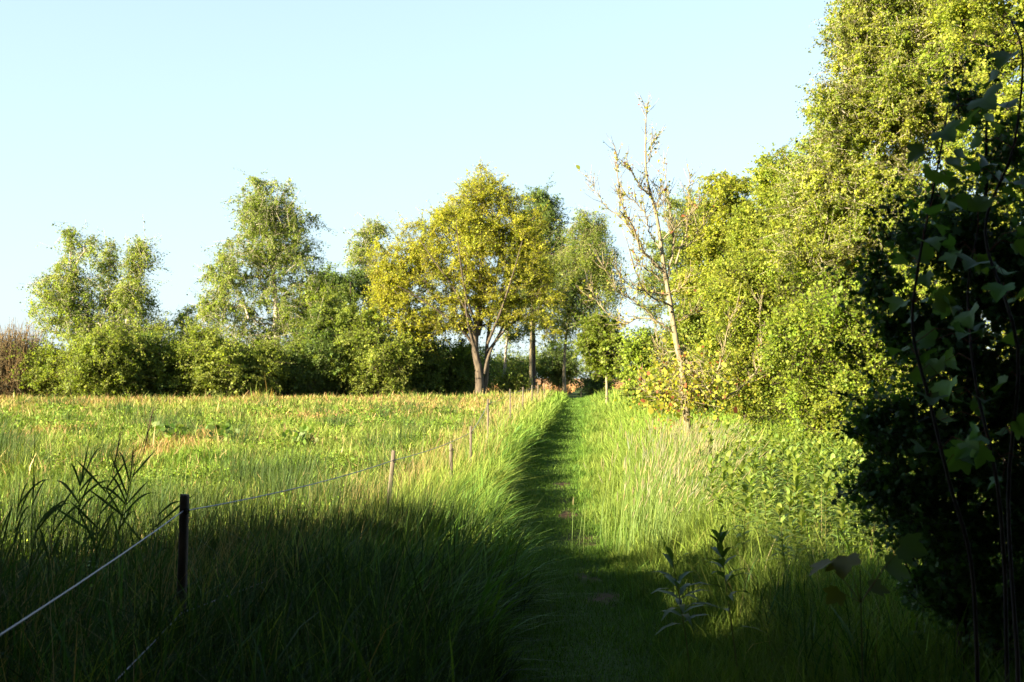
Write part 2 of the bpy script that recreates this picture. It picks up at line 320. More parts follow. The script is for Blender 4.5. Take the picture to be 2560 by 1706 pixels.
for ty in rng.uniform(5, 40, 90):
    sd_ = rng.choice([-1, 1]); tx = float(pathx(ty)) + (-.62 if sd_ < 0 else .46) + rng.normal(0, .09); k = int(60 * min(1, 12 / ty)); x = tx + rng.normal(0, .05, k); y = ty + rng.normal(0, .06, k)
    grow(B, x, y, rng.uniform(.10, .26, k), .006, varcol((.11, .21, .03), k, .25), .05, 0, .55, 2, .7)
tag(B.make('path_turf', M_grass), 'short trodden turf on the footpath and its right verge', 'grass', kind='stuff')

# tall grass right of the path
B = Buf()
x, y = sample(2000, 3.0, 50, lambda y: pathx(y) + .95 + .25 * (y < 8), lambda y: pathx(y) + 4.2 + y * .02); n = len(x)
nz1 = noise(x, y, 1.1, 9)
t = np.clip((x - pathx(y) - .9) / .8, 0, 1); H = (.22 + .28 * t + .12 * nz1) * np.exp(rng.normal(0, .22, n)); hz = sstep(0, .4, x - np.interp(y, [7.6, 9, 12, 17.5], [1.5, 1.6, 2.4, 3.4])) * sstep(7, 8.5, y) * (1 - sstep(17.5, 19, y)); H = np.clip(H * (1 - .5 * hz), .1, .9)
col = mixc(np.tile(LUSH, (n, 1)), YELG * .95, np.clip(.35 + .4 * nz1 + rng.normal(0, .2, n), 0, 1)) * np.exp(rng.normal(0, .28, (n, 1)))
grow(B, x, y, H, .011, col, .05 + .25 * noise(x, y, 1., 3), -.02, .38, 3, .6)
tag(B.make('verge_grass', M_grass), 'knee high green grass along the right side of the footpath', 'grass', kind='stuff')

# flowering foxtail grass clump below the sapling
B = Buf(); ny_ = 2600
y = rng.uniform(9.6, 19, ny_) ; cxx = np.interp(y, [9.6, 12, 15, 19], [1.25, 1.75, 2.35, 2.9]); x = cxx + rng.normal(0, .38, ny_) * np.interp(y, [9, 13, 19], [.5, 1, 1.1]); n = ny_
H = rng.uniform(.62, 1.02, n) * np.interp(y, [9.6, 12, 19], [.75, 1, 1]); P = np.stack([x, y, gz(x, y)], 1)
lean = np.stack([rng.normal(.18 + .25 * np.clip((x - cxx), -.6, .8), .12, n), rng.normal(0, .12, n)], 1)
blades(B, P, H, np.full(n, .0055) * np.maximum(1, y / 12) ** .6, lean, varcol((.14, .22, .06), n, .2), 3, .5, tipc=np.array([.19, .27, .07]))
l = np.linalg.norm(lean, axis=1); zc = np.sqrt(np.clip(1 - (l * .8) ** 2, .12, 1))
def bl(tt): return P + np.concatenate([lean * tt ** 1.8, (zc * (tt - .28 * l * tt ** 3))[:, None]], 1) * H[:, None]
sel = rng.uniform(size=n) < .4; c = varcol((.29, .28, .15), sel.sum(), .2); k = sel.sum()
A0, A1, A2 = bl(.88)[sel], bl(.96)[sel], bl(1.03)[sel]
for a_, b_, r0, r1 in ((A0, A1, .0025, .0048), (A1, A2, .0048, .001)):
    tubes(B, a_, b_, np.full(k, r0), np.full(k, r1), 4, np.repeat(c, 8, axis=0))
tag(B.make('foxtail_grass', M_grass), 'tall flowering foxtail grass with pale heads below the bare sapling', 'grass', kind='stuff')

# coarse shaded blades close to the camera
B = Buf()
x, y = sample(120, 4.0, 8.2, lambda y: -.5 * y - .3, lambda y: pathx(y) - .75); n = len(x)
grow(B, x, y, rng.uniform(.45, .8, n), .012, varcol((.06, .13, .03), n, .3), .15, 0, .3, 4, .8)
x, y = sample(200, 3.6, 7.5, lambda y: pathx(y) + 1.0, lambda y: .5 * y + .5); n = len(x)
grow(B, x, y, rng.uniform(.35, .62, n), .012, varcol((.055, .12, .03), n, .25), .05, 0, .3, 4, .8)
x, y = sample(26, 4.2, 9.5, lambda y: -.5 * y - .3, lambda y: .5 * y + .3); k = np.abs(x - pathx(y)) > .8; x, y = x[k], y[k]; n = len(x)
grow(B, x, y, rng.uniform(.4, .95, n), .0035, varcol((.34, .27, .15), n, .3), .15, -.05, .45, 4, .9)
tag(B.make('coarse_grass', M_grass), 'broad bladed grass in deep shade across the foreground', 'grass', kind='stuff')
# dry tussocks beyond the trees
B = Buf()
x = rng.uniform(-30, 30, 60000); y = rng.uniform(63, 125, 60000); keep = np.abs(x - pathx(y)) > .7; x, y = x[keep], y[keep]; n = len(x)
P = np.stack([x, y, gz(x, y)], 1); blades(B, P, rng.uniform(.3, .75, n), np.full(n, .06), rng.normal(0, .3, (n, 2)), varcol((.44, .25, .12), n, .2), 1)
tag(B.make('dry_grass', M_dry), 'orange dry grass in the open field beyond the trees', 'grass', kind='stuff')

# ------------------------------------------------------------------ trees
LEAFK = (4.2, 3.1, 2.6)
def envelope(ells, D, n, surf=.45, depth=1., dsh=0., tail=0):
    e = np.array([q[:4] for q in ells], float); wt = np.array([(q[4] if len(q) > 4 else 1) * q[2] * q[3] for q in ells], float); wt /= wt.sum()
    k = rng.choice(len(e), n, p=wt); d = nrm(rng.normal(size=(n, 3))); r = rng.uniform(0, 1, n) ** surf * np.exp(rng.normal(0, tail, n)); e = e[k]
    s = D / FPX; x = e[:, 0] + d[:, 0] * r * e[:, 2]; z = e[:, 1] + d[:, 2] * r * e[:, 3]; rr = np.minimum(e[:, 2], e[:, 3] * 1.6)
    P = np.stack([(x - CX) * s, D + dsh + d[:, 1] * r * rr * s * depth, EYE + (HOR - z) * s], 1)
    return P, d
def tree(name, label, cat, D, trunk, ells, nclump, nleaf, lsize, cols, group=None, bark=None, r0=.006, rtrunk=.15, spread=.16, depth=1., dsh=0., surf=.45,
         tmpl=T_KITE, up=.4, outw=.6, hang=.2, droop=0., mat=None, sides=5, expo=2.3, lvar=.2, tail=.06, stems=1, along=.35, twig_leaves=None, lo=.1, crown_name='crown'):
    nleaf = int(nleaf * LEAFK[0 if D > 50 else 1 if D > 10 else 2]); spread = spread * (1.75 if D > 50 else 1.3)
    tp = catmull([wpos(px, py, D) + np.array([0, (t[0] if t else 0), 0]) for px, py, *t in trunk], 5)
    tp[0, 2] = gz(tp[0, 0], tp[0, 1]) - .05
    base = tp[0].copy(); base[2] = gz(base[0], base[1])
    CP, cd = envelope(ells, D, nclump, surf, depth, dsh, tail)
    CP[:, 2] = np.maximum(CP[:, 2], gz(CP[:, 0], CP[:, 1]) + lo + rng.uniform(0, .2, nclump))
    # skeleton: every clump joins the cheapest node already standing
    nodes = [p for p in tp]; par = [i - 1 for i in range(len(tp))]
    d0 = np.linalg.norm(CP[:, None] - tp[None], axis=2).min(1); order = np.argsort(d0); NP = np.zeros((len(tp) + 2 * nclump, 3)); NP[:len(tp)] = tp; cnt = len(tp)
    first = max(1, int(len(tp) * .12)); clumpnode = np.zeros(nclump, int)
    for ci in order:
        p = CP[ci]; q = NP[first:cnt]; dv = p - q; dd = np.linalg.norm(dv, axis=1)
        cost = dd * (1 + 1.2 * np.clip(-dv[:, 2] / (dd + .01) + .05 - droop, 0, 1)); j = int(np.argmin(cost)) + first
        mid = NP[j] * .5 + p * .5 + rng.normal(0, .06, 3) * dd[j - first] + np.array([0, 0, .05 * dd[j - first]])
        NP[cnt] = mid; par.append(j); NP[cnt + 1] = p; par.append(cnt); clumpnode[ci] = cnt + 1; cnt += 2
    NP = NP[:cnt]; par = np.array(par); acc = np.zeros(cnt)
    isleafn = np.ones(cnt, bool); isleafn[par[1:]] = False; acc[isleafn] = r0 ** expo
    for i in range(cnt - 1, 0, -1):
        if acc[i] == 0: acc[i] = r0 ** expo
        if par[i] >= 0: acc[par[i]] += acc[i]
    rad = acc ** (1 / expo); sc = rtrunk / rad[0]; rad = np.maximum(rad * np.where(rad > r0 * 1.5, sc, 1), r0)
    nt_ = len(tp); rad[:nt_] = rtrunk * np.linspace(1.08, .12, nt_) ** .85; rad[0] *= 1.3
    T = Buf(); root = empty(name, base, label, cat, group)
    idx = np.arange(1, cnt); idx = idx[idx >= nt_]
    rp = np.minimum(rad[par[idx]] * .85, rad[idx] * 1.7); rp = np.maximum(rp, rad[idx])
    tubes(T, NP[par[idx]] - base, NP[idx] - base, rp, rad[idx], sides, (.2, .2, .2)); polytube(T, tp - base, rad[:nt_], 8, (.2, .2, .2))
    # leaves
    per = nleaf // nclump; k = nclump * per; ci = np.repeat(np.arange(nclump), per)
    nsp = 9; sg0 = spread * np.exp(rng.normal(0, .35, nclump)); t0 = 1 - np.abs(rng.normal(0, along, (nclump, nsp))); pa = NP[par[clumpnode]]
    so_ = pa[:, None] * (1 - t0[..., None]) + CP[:, None] * t0[..., None] + rng.normal(size=(nclump, nsp, 3)) * sg0[:, None, None] * .35
    sd_ = nrm(rng.normal(size=(nclump, nsp, 3)) + cd[:, None] * .5 + np.array([.2, 0, .2 - hang * .8])) * (sg0[:, None, None] * rng.uniform(1.2, 3.2, (nclump, nsp, 1)))
    si = rng.integers(0, nsp, k); tt = rng.uniform(0, 1, k)[:, None]
    P = so_[ci, si] + sd_[ci, si] * tt + rng.normal(size=(k, 3)) * spread * .16
    P[:, 2] -= (hang * .5 * (tt[:, 0] ** 2)) * spread * 2
    tubes(T, (so_ - base).reshape(-1, 3), (so_ + sd_ * .9 - base).reshape(-1, 3), np.full(nclump * nsp, r0 * .55), np.full(nclump * nsp, r0 * .3), 3, (.2, .2, .2))
    T.make('trunk', bark or M_oak, root, smooth=True)
    if droop: P[:, 2] -= droop * np.abs(rng.normal(0, .5, k))
    gg = gz(P[:, 0], P[:, 1]) + .03; P[:, 2] = np.maximum(P[:, 2], gg + rng.uniform(0, .25, k))
    cols = [np.asarray(c, float) for c in cols]; cc = np.array(cols)[rng.choice(len(cols), nclump)][ci] * np.exp(rng.normal(0, .16, nclump))[ci][:, None]
    cc = varcol(cc, k, lvar, .08) if True else cc
    Lf = Buf(); leaves(Lf, P - base, lsize * ((.56 if D > 50 else .70 if D > 10 else 1)) * np.exp(rng.normal(0, .32, k)), cc, tmpl, up, cd[ci], outw, hang)
    Lf.make(crown_name, mat or M_leaf, root)
    return root, NP, rad
BIRG = [(.25, .32, .065), (.28, .34, .065), (.21, .28, .065)]; WIL = [(.22, .29, .05), (.25, .31, .055), (.27, .32, .07)]; DKG = [(.12, .19, .05), (.15, .22, .06)]
OAKC = [(.42, .43, .045), (.46, .45, .05), (.35, .39, .045)]; LIME = [(.16, .27, .02), (.19, .29, .025), (.14, .25, .02)]; HEDG = [(.29, .35, .045), (.34, .38, .055), (.25, .33, .045)]

# --- far left
g_b = 'birches at the far edge of the meadow'
tree('birch_tree', 'leftmost slender birch with open airy crown above willow bushes', 'tree', 58, [(80, 394), (79, 350), (74, 310), (70, 270), (68, 235)],
     [(68, 238, 7, 12, .9), (90, 245, 9, 12, .6), (66, 262, 14, 28, 1), (50, 285, 17, 16, .9), (78, 290, 22, 30, .8), (60, 315, 30, 22, .9), (95, 330, 34, 20, .8)], 190, 9500, .12, BIRG, g_b, M_birch, .012, .13, .17, hang=.8, tail=.08)
tree('birch_tree', 'thin birch in the middle of the far left trio', 'tree', 60, [(112, 394), (110, 340), (108, 290), (108, 243)],
     [(108, 246, 6, 12, 1), (108, 262, 9, 24, 1), (112, 300, 18, 26, 1), (118, 335, 26, 18, 1)], 110, 4500, .12, BIRG, g_b, M_birch, .012, .08, .17, hang=.8, tail=.08)
tree('birch_tree', 'right one of the far left trio with square upright top', 'tree', 58, [(125, 394), (124, 350), (128, 300), (132, 246)],
     [(138, 248, 9, 12, 1), (136, 262, 12, 19, 1), (131, 295, 18, 28, 1), (140, 330, 24, 22, 1)], 130, 6000, .12, BIRG, g_b, M_birch, .012, .09, .17, hang=.8, tail=.08)
tree('birch_tree', 'small wispy birch standing in the dip left of the big birch', 'tree', 62, [(183, 394), (182, 340), (184, 308)],
     [(184, 322, 14, 17, 1), (182, 345, 22, 18, 1)], 70, 2600, .12, BIRG, g_b, M_birch, .012, .06, .16, hang=.7, tail=.12)
# bare brown bush
B = Buf(); base = wpos(14, 395, 54); base[2] = gz(base[0], base[1]); root = empty('bare_bush', base, 'dense leafless brown bush at the left edge of the meadow', 'bush')
for k in range(1500):
    a = rng.uniform(0, 6.283); e = rng.uniform(.05, 1.35) ; h = rng.uniform(.6, 1.) ; st = np.array([rng.normal(0, .55), rng.normal(0, .5), 0])
    d = np.array([math.cos(a) * math.cos(e) * 2.0, math.sin(a) * math.cos(e) * 1.8, math.sin(e) * 4.1]) * h
    p1 = st + d * .45 + rng.normal(0, .12, 3) + np.array([0, 0, .25]); p2 = st + d + rng.normal(0, .12, 3)
    p1[2] = max(p1[2], .05); p2[2] = max(p2[2], .1); pp = np.array([st, p1, p2]) ; tubes(B, pp[:-1], pp[1:], [.022, .013], [.013, .008], 3, varcol((.20, .15, .08), 1, .25)[0])
    q = p1 + (p2 - p1) * rng.uniform(.1, .7, (5, 1)); e2 = q + nrm(rng.normal(size=(5, 3)) + nrm(d)) * rng.uniform(.2, .5, (5, 1)); tubes(B, q, e2, [.009] * 5, [.006] * 5, 3, varcol((.23, .17, .09), 1, .2)[0])
B.make('twigs', M_dry, root)
g_w = 'willow bushes along the far edge of the meadow'
for lab, D, px, top, rx, nl, cols in [
    ('bright willow bush between the brown bush and the leftmost birch', 54, 58, 335, 26, 8000, WIL), ('round willow bush under the leftmost birch', 53, 98, 318, 30, 11000, WIL), ('willow bush below the square topped birch', 54, 138, 318, 28, 10000, WIL + DKG[:1]),
    ('low pale willow bush in front of the gap between the birches', 54, 172, 336, 28, 9000, WIL), ('willow bush left of the big birch trunk', 54, 208, 318, 28, 11000, WIL), ('low willow bush at the foot of the big birch', 54, 243, 335, 30, 9000, WIL),
    ('deep green bush right of the big birch', 56, 318, 300, 28, 10000, DKG + WIL[:1]), ('tall grey green willow bush halfway between birch and oak', 56, 350, 268, 32, 16000, WIL + BIRG), ('dark bush left of the oak in its shade', 59, 398, 318, 30, 10000, DKG + BIRG[:1]),
    ('dark low bush just left of the oak trunk', 60, 440, 326, 28, 9000, DKG + WIL[:1]), ('dark green bush left of the willow bush near the oak', 57, 378, 310, 26, 9000, WIL), ('low sunlit bush in front of the dark bushes', 55, 285, 355, 22, 5500, WIL + DKG)]:
    ry = (394 - top) / 2
    es = [(px, 394 - ry * .8, rx * 1.15, ry * .8, 1)] + [(px + rng.uniform(-1, 1) * rx, 394 - hh_ * ry * 1.1, rx * rng.uniform(.3, .6), ry * hh_ * .85, 1) for hh_ in rng.uniform(.5, 1.0, 6)]
    es += [(px - rx * .6, 384, rx * .7, 9, 1.6), (px + rx * .6, 384, rx * .7, 9, 1.6)]
    tree('willow_bush', lab, 'bush', D + rng.uniform(-2, 2), [(px, 394), (px + 2, 385), (px, top + 14)], es,
         190, int(nl * 1.15), .12, cols, g_w, M_dark, .012, .09, .17, surf=.5, hang=.1, tail=.1)
for lab, px, top in [('shaded bush behind the brown bush', 40, 352), ('shaded bush behind the leftmost willow bushes', 92, 345), ('shaded bush behind the birch trio', 150, 345), ('shaded bush behind the dip in the tree line', 190, 350), ('shaded bush behind the big birch left side', 232, 340), ('shaded bush behind the big birch right side', 295, 345), ('shaded bush between big birch and oak', 345, 340), ('shaded bush left of and behind the oak', 420, 345), ('shaded bush behind the oak bole', 458, 350)]:
    tree('background_bush', lab, 'bush', 66, [(px, 391), (px, 380), (px, top + 10)], [(px, 372, 34, 20, 1), (px + rng.uniform(-12, 12), top + 14, 18, 14, .8), (px, 384, 34, 8, 1.5)], 130, 4600, .16, DKG, 'shaded bushes behind the willow bushes', M_dark, .014, .08, .2, surf=.5, tail=.1)
# --- big birch
tree('birch_tree', 'tall broad birch with white trunk left of the oak', 'tree', 58, [(287, 394), (281, 375), (277, 345), (275, 300), (271, 262), (264, 225), (256, 180)],
     [(264, 218, 36, 24, .8), (282, 240, 42, 26, .6), (250, 182, 14, 12, 1), (275, 184, 14, 10, .7), (252, 198, 20, 22, .8), (268, 205, 26, 24, .8), (296, 222, 20, 20, .55), (240, 250, 26, 30, .8), (285, 255, 38, 32, .9), (225, 300, 27, 30, .9), (272, 305, 36, 30, .9), (308, 300, 26, 34, 1), (212, 330, 25, 30, 1), (225, 270, 22, 24, .8), (262, 345, 50, 34, 1), (300, 350, 32, 30, 1), (320, 310, 20, 28, .7)],
     560, 40000, .11, BIRG + [(.11, .15, .03)], g_b, M_birch, .012, .2, .17, hang=.8, tail=.07)
tree('dark_tree', 'dark green tree close behind the right side of the big birch', 'tree', 66, [(320, 394), (318, 340), (315, 270)], [(318, 290, 16, 36, 1), (345, 285, 20, 20, 1), (335, 320, 30, 40, 1)], 190, 11000, .14, DKG, 'background trees behind the oak', M_dark, .014, .15, .18, tail=.1)
tree('birch_tree', 'thin pale birch top showing left of the oak crown', 'tree', 68, [(372, 394), (370, 320), (366, 270), (368, 222)], [(372, 228, 12, 9, 1.2), (362, 250, 14, 24, 1), (372, 285, 16, 26, .9)], 120, 4500, .13, BIRG, g_b, M_birch, .013, .1, .18, hang=.7, tail=.1)
# --- the oak
oak_e = [(480, 190, 24, 26, .9), (505, 200, 22, 22, .8), (450, 215, 28, 26, .9), (478, 238, 40, 34, 1), (520, 235, 26, 32, .8), (420, 245, 28, 28, .8), (400, 272, 26, 26, .75), (440, 275, 36, 26, .7), (490, 280, 44, 26, .7),
         (535, 270, 24, 28, .7), (400, 300, 24, 16, .6), (430, 318, 26, 14, .5), (420, 338, 14, 9, .6), (388, 285, 18, 30, .8), (545, 302, 18, 14, .5), (480, 300, 50, 16, .45), (410, 320, 24, 18, .6), (505, 325, 24, 10, .3), (378, 255, 12, 18, .5), (385, 310, 16, 18, .8), (450, 300, 26, 14, .6), (410, 345, 12, 12, .5), (440, 325, 30, 12, .6), (515, 318, 34, 12, .6), (470, 318, 26, 12, .5), (548, 325, 16, 12, .5)]
oak, onp, orad = tree('oak_tree', 'wide rounded oak in yellow spring leaf with forked trunk', 'tree', 57, [(480, 394), (479, 370), (475, 345), (480, 300), (482, 250), (482, 200)], oak_e, 900, 52000, .105, OAKC, None, M_oak, .016, .22, .17, surf=.5, up=.6, outw=.3, hang=.1, tail=.08, expo=2.2)
# second stem and the heavy boughs
B = Buf(); O = np.array(oak.location); jj = lambda pts: catmull([wpos(a, b_, 57) + np.array([0, dy, 0]) - O for a, b_, dy in pts], 5)
for pts, r_ in [([(480, 372, 0), (476, 352, -.2), (470, 330, -.6), (466, 300, -.9), (468, 255, -1)], .15), ([(484, 374, 0), (490, 352, .1), (502, 328, .3), (512, 300, .5), (525, 270, .6)], .14), ([(484, 394, .2), (487, 370, .3), (487, 345, .3), (492, 310, .4), (497, 270, .6), (505, 225, .8)], .19), ([(487, 352, .2), (505, 330, .1), (525, 315, 0), (545, 306, -.2)], .10), ([(477, 350, 0), (462, 330, -.4), (440, 312, -.8), (415, 296, -1.2), (400, 288, -1.4)], .12),
                ([(477, 345, 0), (470, 318, -.5), (455, 290, -1), (435, 262, -1.4), (420, 240, -1.6)], .12), ([(479, 335, 0), (484, 300, .8), (478, 262, 1.4), (470, 220, 1.8)], .12), ([(487, 345, 0), (500, 315, -1.), (512, 280, -1.7), (522, 245, -2)], .11), ([(478, 330, 0), (468, 300, -1.2), (462, 265, -2), (458, 225, -2.2)], .10)]:
    p_ = jj(pts); polytube(B, p_, r_ * .72 * np.linspace(1, .2, len(p_)), 7, (.2, .2, .2))
B.make('bough', M_oak, oak, smooth=True)
g_o = 'background trees behind the oak'
tree('dark_tree', 'green tree right behind the oak with its rounded top showing', 'tree', 68, [(532, 394), (533, 360), (534, 300), (540, 200)], [(543, 212, 20, 25, 1), (548, 250, 20, 30, 1), (545, 290, 24, 24, .6), (525, 250, 22, 30, .6)], 240, 13000, .13, DKG + [(.10, .15, .03)], g_o, M_dark, .013, .2, .18, tail=.1)
tree('birch_tree', 'birch with dark hanging crown between the oak and the gap', 'tree', 66, [(565, 396), (564, 370), (567, 330), (575, 280), (588, 215)], [(590, 225, 18, 18, 1), (585, 258, 30, 30, 1), (575, 295, 26, 26, 1), (602, 280, 20, 30, .7), (560, 320, 24, 16, .6)], 280, 16000, .12, BIRG + DKG, g_o, M_pale, .013, .11, .18, droop=.5, hang=.9, tail=.08)
tree('birch_tree', 'leaning white stemmed birch just right of the oak trunk', 'tree', 62, [(500, 394), (504, 375), (506, 350), (510, 310), (512, 280)], [(512, 300, 18, 20, 1), (515, 330, 16, 14, .8)], 50, 1800, .12, BIRG, g_o, M_birch, .012, .10, .17)
tree('birch_tree', 'pink barked birch seen through the oak right side', 'tree', 64, [(531, 394), (531, 350), (532, 310), (533, 260)], [(532, 285, 18, 20, 1), (540, 320, 16, 16, .8)], 50, 1800, .12, BIRG, g_o, M_pale, .012, .11, .17)
g_u = 'low bushes under the background trees'
for lab, D, px, top, rx, nl, cols in [('low bush behind the leaning birch', 76, 505, 352, 26, 4500, DKG + BIRG), ('low bush in the understorey beyond the oak', 78, 540, 348, 26, 4500, DKG + BIRG), ('bush beside the far end of the path', 74, 558, 340, 18, 3500, DKG), ('bright little bush at the foot of the leaning birch', 60, 511, 380, 10, 1500, WIL),
                                      ('pale far bush in the gap above the orange field', 96, 598, 345, 22, 3500, BIRG), ('small dark bush right of the path end', 62, 597, 384, 9, 1600, DKG), ('dark shaded bush behind the oak trunk', 72, 470, 345, 28, 5000, DKG)]:
    ry = (386 - top) / 2; tree('understorey_bush', lab, 'bush', D, [(px, 389), (px + 2, 380), (px, top + 8)], [(px, top + ry, rx, ry, 1), (px + rx * .4, top + ry * 1.2, rx * .6, ry * .8, 1)], 70, nl, .15, cols, g_u, M_dark, .014, .08, .2, surf=.5, tail=.1)
# --- gap and right side
tree('ash_sapling', 'small yellow green tree right of the gap at the path end', 'tree', 40, [(607, 398), (606, 370), (603, 345), (600, 318)], [(598, 325, 20, 14, 1), (600, 345, 26, 20, 1), (612, 362, 24, 18, .7)], 140, 7000, .09, [(.17, .22, .02), (.15, .21, .02)], None, M_pale, .009, .045, .12, tail=.1)
tree('hazel_bush', 'lime green leafy bush left of the bare sapling', 'bush', 32, [(648, 402), (645, 385), (642, 345)], [(645, 350, 20, 20, 1), (640, 378, 18, 22, 1), (660, 380, 22, 20, 1)], 170, 8500, .08, [(.21, .30, .03), (.24, .32, .04)], None, M_dark, .008, .06, .13, surf=.5, tail=.1, mat=M_gloss)
g_h = 'tall hedgerow trees on the right of the path'
HO = [(.33, .36, .04), (.29, .34, .04)]
tree('hedgerow_oak', 'yellowish oak whose round top stands left of the tall hedgerow', 'tree', 38, [(725, 412), (726, 350), (728, 280), (730, 190)], [(728, 198, 26, 28, 1), (715, 240, 28, 28, 1), (745, 240, 26, 30, 1), (700, 290, 26, 30, 1), (735, 300, 36, 34, 1)], 420, 26000, .085, HO, g_h, M_oak, .009, .17, .13, tail=.07)
tree('background_tree', 'far grey green tree showing behind the bare sapling top', 'tree', 56, [(690, 396), (690, 330), (688, 220)], [(688, 218, 22, 28, 1), (670, 250, 22, 24, 1), (650, 290, 16, 30, .8), (690, 280, 30, 40, 1)], 230, 13000, .11, BIRG, g_h, M_dark, .012, .14, .17, tail=.1)
tree('hedgerow_willow', 'low rounded green willow behind the bare sapling trunk', 'tree', 30, [(705, 418), (706, 390), (705, 330)], [(700, 330, 34, 34, 1), (690, 375, 34, 34, 1), (730, 370, 36, 38, 1), (660, 392, 18, 16, .8)], 420, 27000, .075, [(.20, .27, .04), (.24, .29, .045)], g_h, M_dark, .008, .12, .12, surf=.4, tail=.07)
tree('hedgerow_willow', 'broad willow of the middle hedgerow stepping up to the right', 'tree', 27, [(775, 425), (778, 340), (780, 200)], [(778, 180, 24, 30, 1), (765, 235, 34, 36, 1), (800, 225, 36, 50, 1), (750, 290, 34, 40, 1), (795, 310, 44, 50, 1), (765, 365, 44, 44, 1), (815, 385, 36, 40, 1)], 1100, 95000, .058, HEDG, g_h, M_dark, .007, .16, .12, surf=.38, tail=.06, lvar=.25)
tree('hedgerow_birch', 'tallest hedgerow birch with small glittering leaves at upper right', 'tree', 22, [(905, 440), (906, 340), (905, 120), (895, -60)], [(865, 45, 34, 46, 1), (845, 120, 32, 42, 1), (885, -30, 50, 60, 1), (900, 90, 50, 80, 1), (830, 195, 40, 52, 1), (880, 230, 60, 80, 1), (940, 60, 60, 100, 1), (820, 270, 42, 50, .9)], 1800, 150000, .052, HEDG + [(.16, .17, .045)], g_h, M_birch, .006, .17, .12, surf=.38, tail=.07, lvar=.28)
tree('hedgerow_hazel', 'bright green broad leaved bush at the foot of the tall hedgerow', 'tree', 20, [(850, 450), (852, 400), (850, 300)], [(800, 340, 34, 40, .9), (850, 330, 50, 50, 1), (900, 340, 50, 70, 1), (830, 400, 46, 46, 1), (885, 410, 56, 50, 1)], 850, 40000, .062, [(.21, .31, .035), (.25, .33, .04), (.28, .34, .045)], g_h, M_dark, .006, .08, .15, surf=.42, tail=.12)
tree('hedgerow_willow', 'yellow green willow filling the hedgerow behind the lime bush', 'tree', 24, [(745, 430), (746, 380), (750, 260)], [(735, 300, 30, 44, 1), (770, 300, 34, 60, 1), (725, 360, 30, 44, 1), (770, 385, 40, 46, 1), (810, 330, 30, 60, .8)], 700, 42000, .055, HEDG, g_h, M_dark, .006, .05, .12, surf=.42, tail=.09)
tree('hedgerow_willow', 'hedgerow tree filling the dip below the tallest birch', 'tree', 25, [(840, 430), (840, 380), (840, 160)], [(830, 170, 34, 50, 1), (820, 240, 36, 60, 1), (860, 300, 50, 70, 1), (800, 200, 24, 40, .7)], 600, 36000, .055, HEDG, g_h, M_dark, .006, .12, .12, surf=.42, tail=.09)
tree('hedgerow_maple', 'hedgerow tree closing the upper right corner behind the dark shrub', 'tree', 18, [(1015, 455), (1010, 340), (1000, 50)], [(1000, -10, 60, 90, 1), (1010, 130, 60, 90, 1), (960, 250, 50, 80, 1), (1040, 260, 60, 90, 1), (985, 390, 70, 70, 1), (1080, 100, 60, 200, .6)], 900, 60000, .055, HEDG, g_h, M_dark, .006, .16, .11, surf=.38, tail=.06)

# ------------------------------------------------------------------ the bare sapling
DS = 20.; q = lambda x_, y_: (560 + x_ / 4.357, 80 + y_ / 4.357)
trunk = [(557, 1560), (545, 1400), (530, 1250), (505, 1130), (480, 960), (460, 850), (440, 700), (425, 600), (400, 500), (378, 390), (378, 200), (383, 105)]
br = [[(460, 850), (380, 770), (330, 680), (275, 560), (240, 400), (230, 315)], [(470, 870), (500, 720), (495, 600), (485, 450), (477, 330)], [(478, 930), (360, 920), (270, 870), (230, 790)], [(502, 1100), (430, 1060), (350, 985), (240, 920), (180, 820)],
      [(420, 1050), (340, 1040), (270, 1060), (180, 985), (130, 905)], [(540, 1330), (640, 1380), (720, 1385), (820, 1320), (890, 1230), (900, 1100), (900, 940)], [(545, 1320), (650, 1330), (690, 1220), (715, 1080), (743, 990)], [(500, 730), (570, 710), (620, 640), (655, 570)],
      [(440, 700), (500, 650), (550, 600), (600, 540)], [(330, 680), (270, 600), (190, 530), (125, 425)], [(405, 500), (350, 470), (310, 410), (275, 380)], [(378, 380), (400, 300), (420, 250)], [(548, 1420), (480, 1380), (400, 1380), (355, 1300)], [(490, 1050), (540, 1040), (590, 1000)],
      [(487, 660), (455, 560), (450, 490)], [(425, 590), (432, 530), (437, 455)], [(505, 1180), (440, 1190), (420, 1100)], [(455, 830), (350, 740), (300, 640), (250, 600), (235, 540)], [(505, 800), (560, 640), (565, 480), (572, 400)], [(545, 1390), (500, 1300), (455, 1240)], [(550, 1400), (620, 1300), (600, 1220)],
      [(470, 900), (400, 840), (340, 800), (310, 720)], [(445, 740), (400, 680), (380, 600), (350, 540), (300, 500)], [(484, 980), (410, 960), (330, 900), (250, 700)], [(480, 930), (530, 900), (560, 850)]]
base = wpos(*q(557, 1560), DS); base[2] = gz(base[0], base[1]); root = empty('young_oak', base, 'spindly half bare young oak with pale trunk beside the footpath', 'tree')
T = Buf(); tw = []; P = catmull([wpos(*q(a, b_), DS) for a, b_ in trunk], 5); P[0, 2] = base[2] - .1; r_ = .066 * np.linspace(1, .05, len(P)) ** .9
polytube(T, P - base, r_, 8, (.2, .2, .2)); tw.append(P[30:])
for k, pts in enumerate(br):
    P = np.array([wpos(*q(a, b_), DS) for a, b_ in pts]); dy = rng.normal(0, .35); P[:, 1] += dy * np.linspace(0, 1, len(P)) ** 1.3 * np.linalg.norm(P[-1] - P[0]) ; P = catmull(P, 6); P += np.vstack([np.zeros(3), rng.normal(0, .012, (len(P) - 1, 3))])
    L0 = np.linalg.norm(np.diff(P, axis=0), axis=1).sum(); polytube(T, P - base, np.linspace(.007 + .0065 * L0, .004, len(P)), 6, (.2, .2, .2)); tw.append(P)
LP = []; 
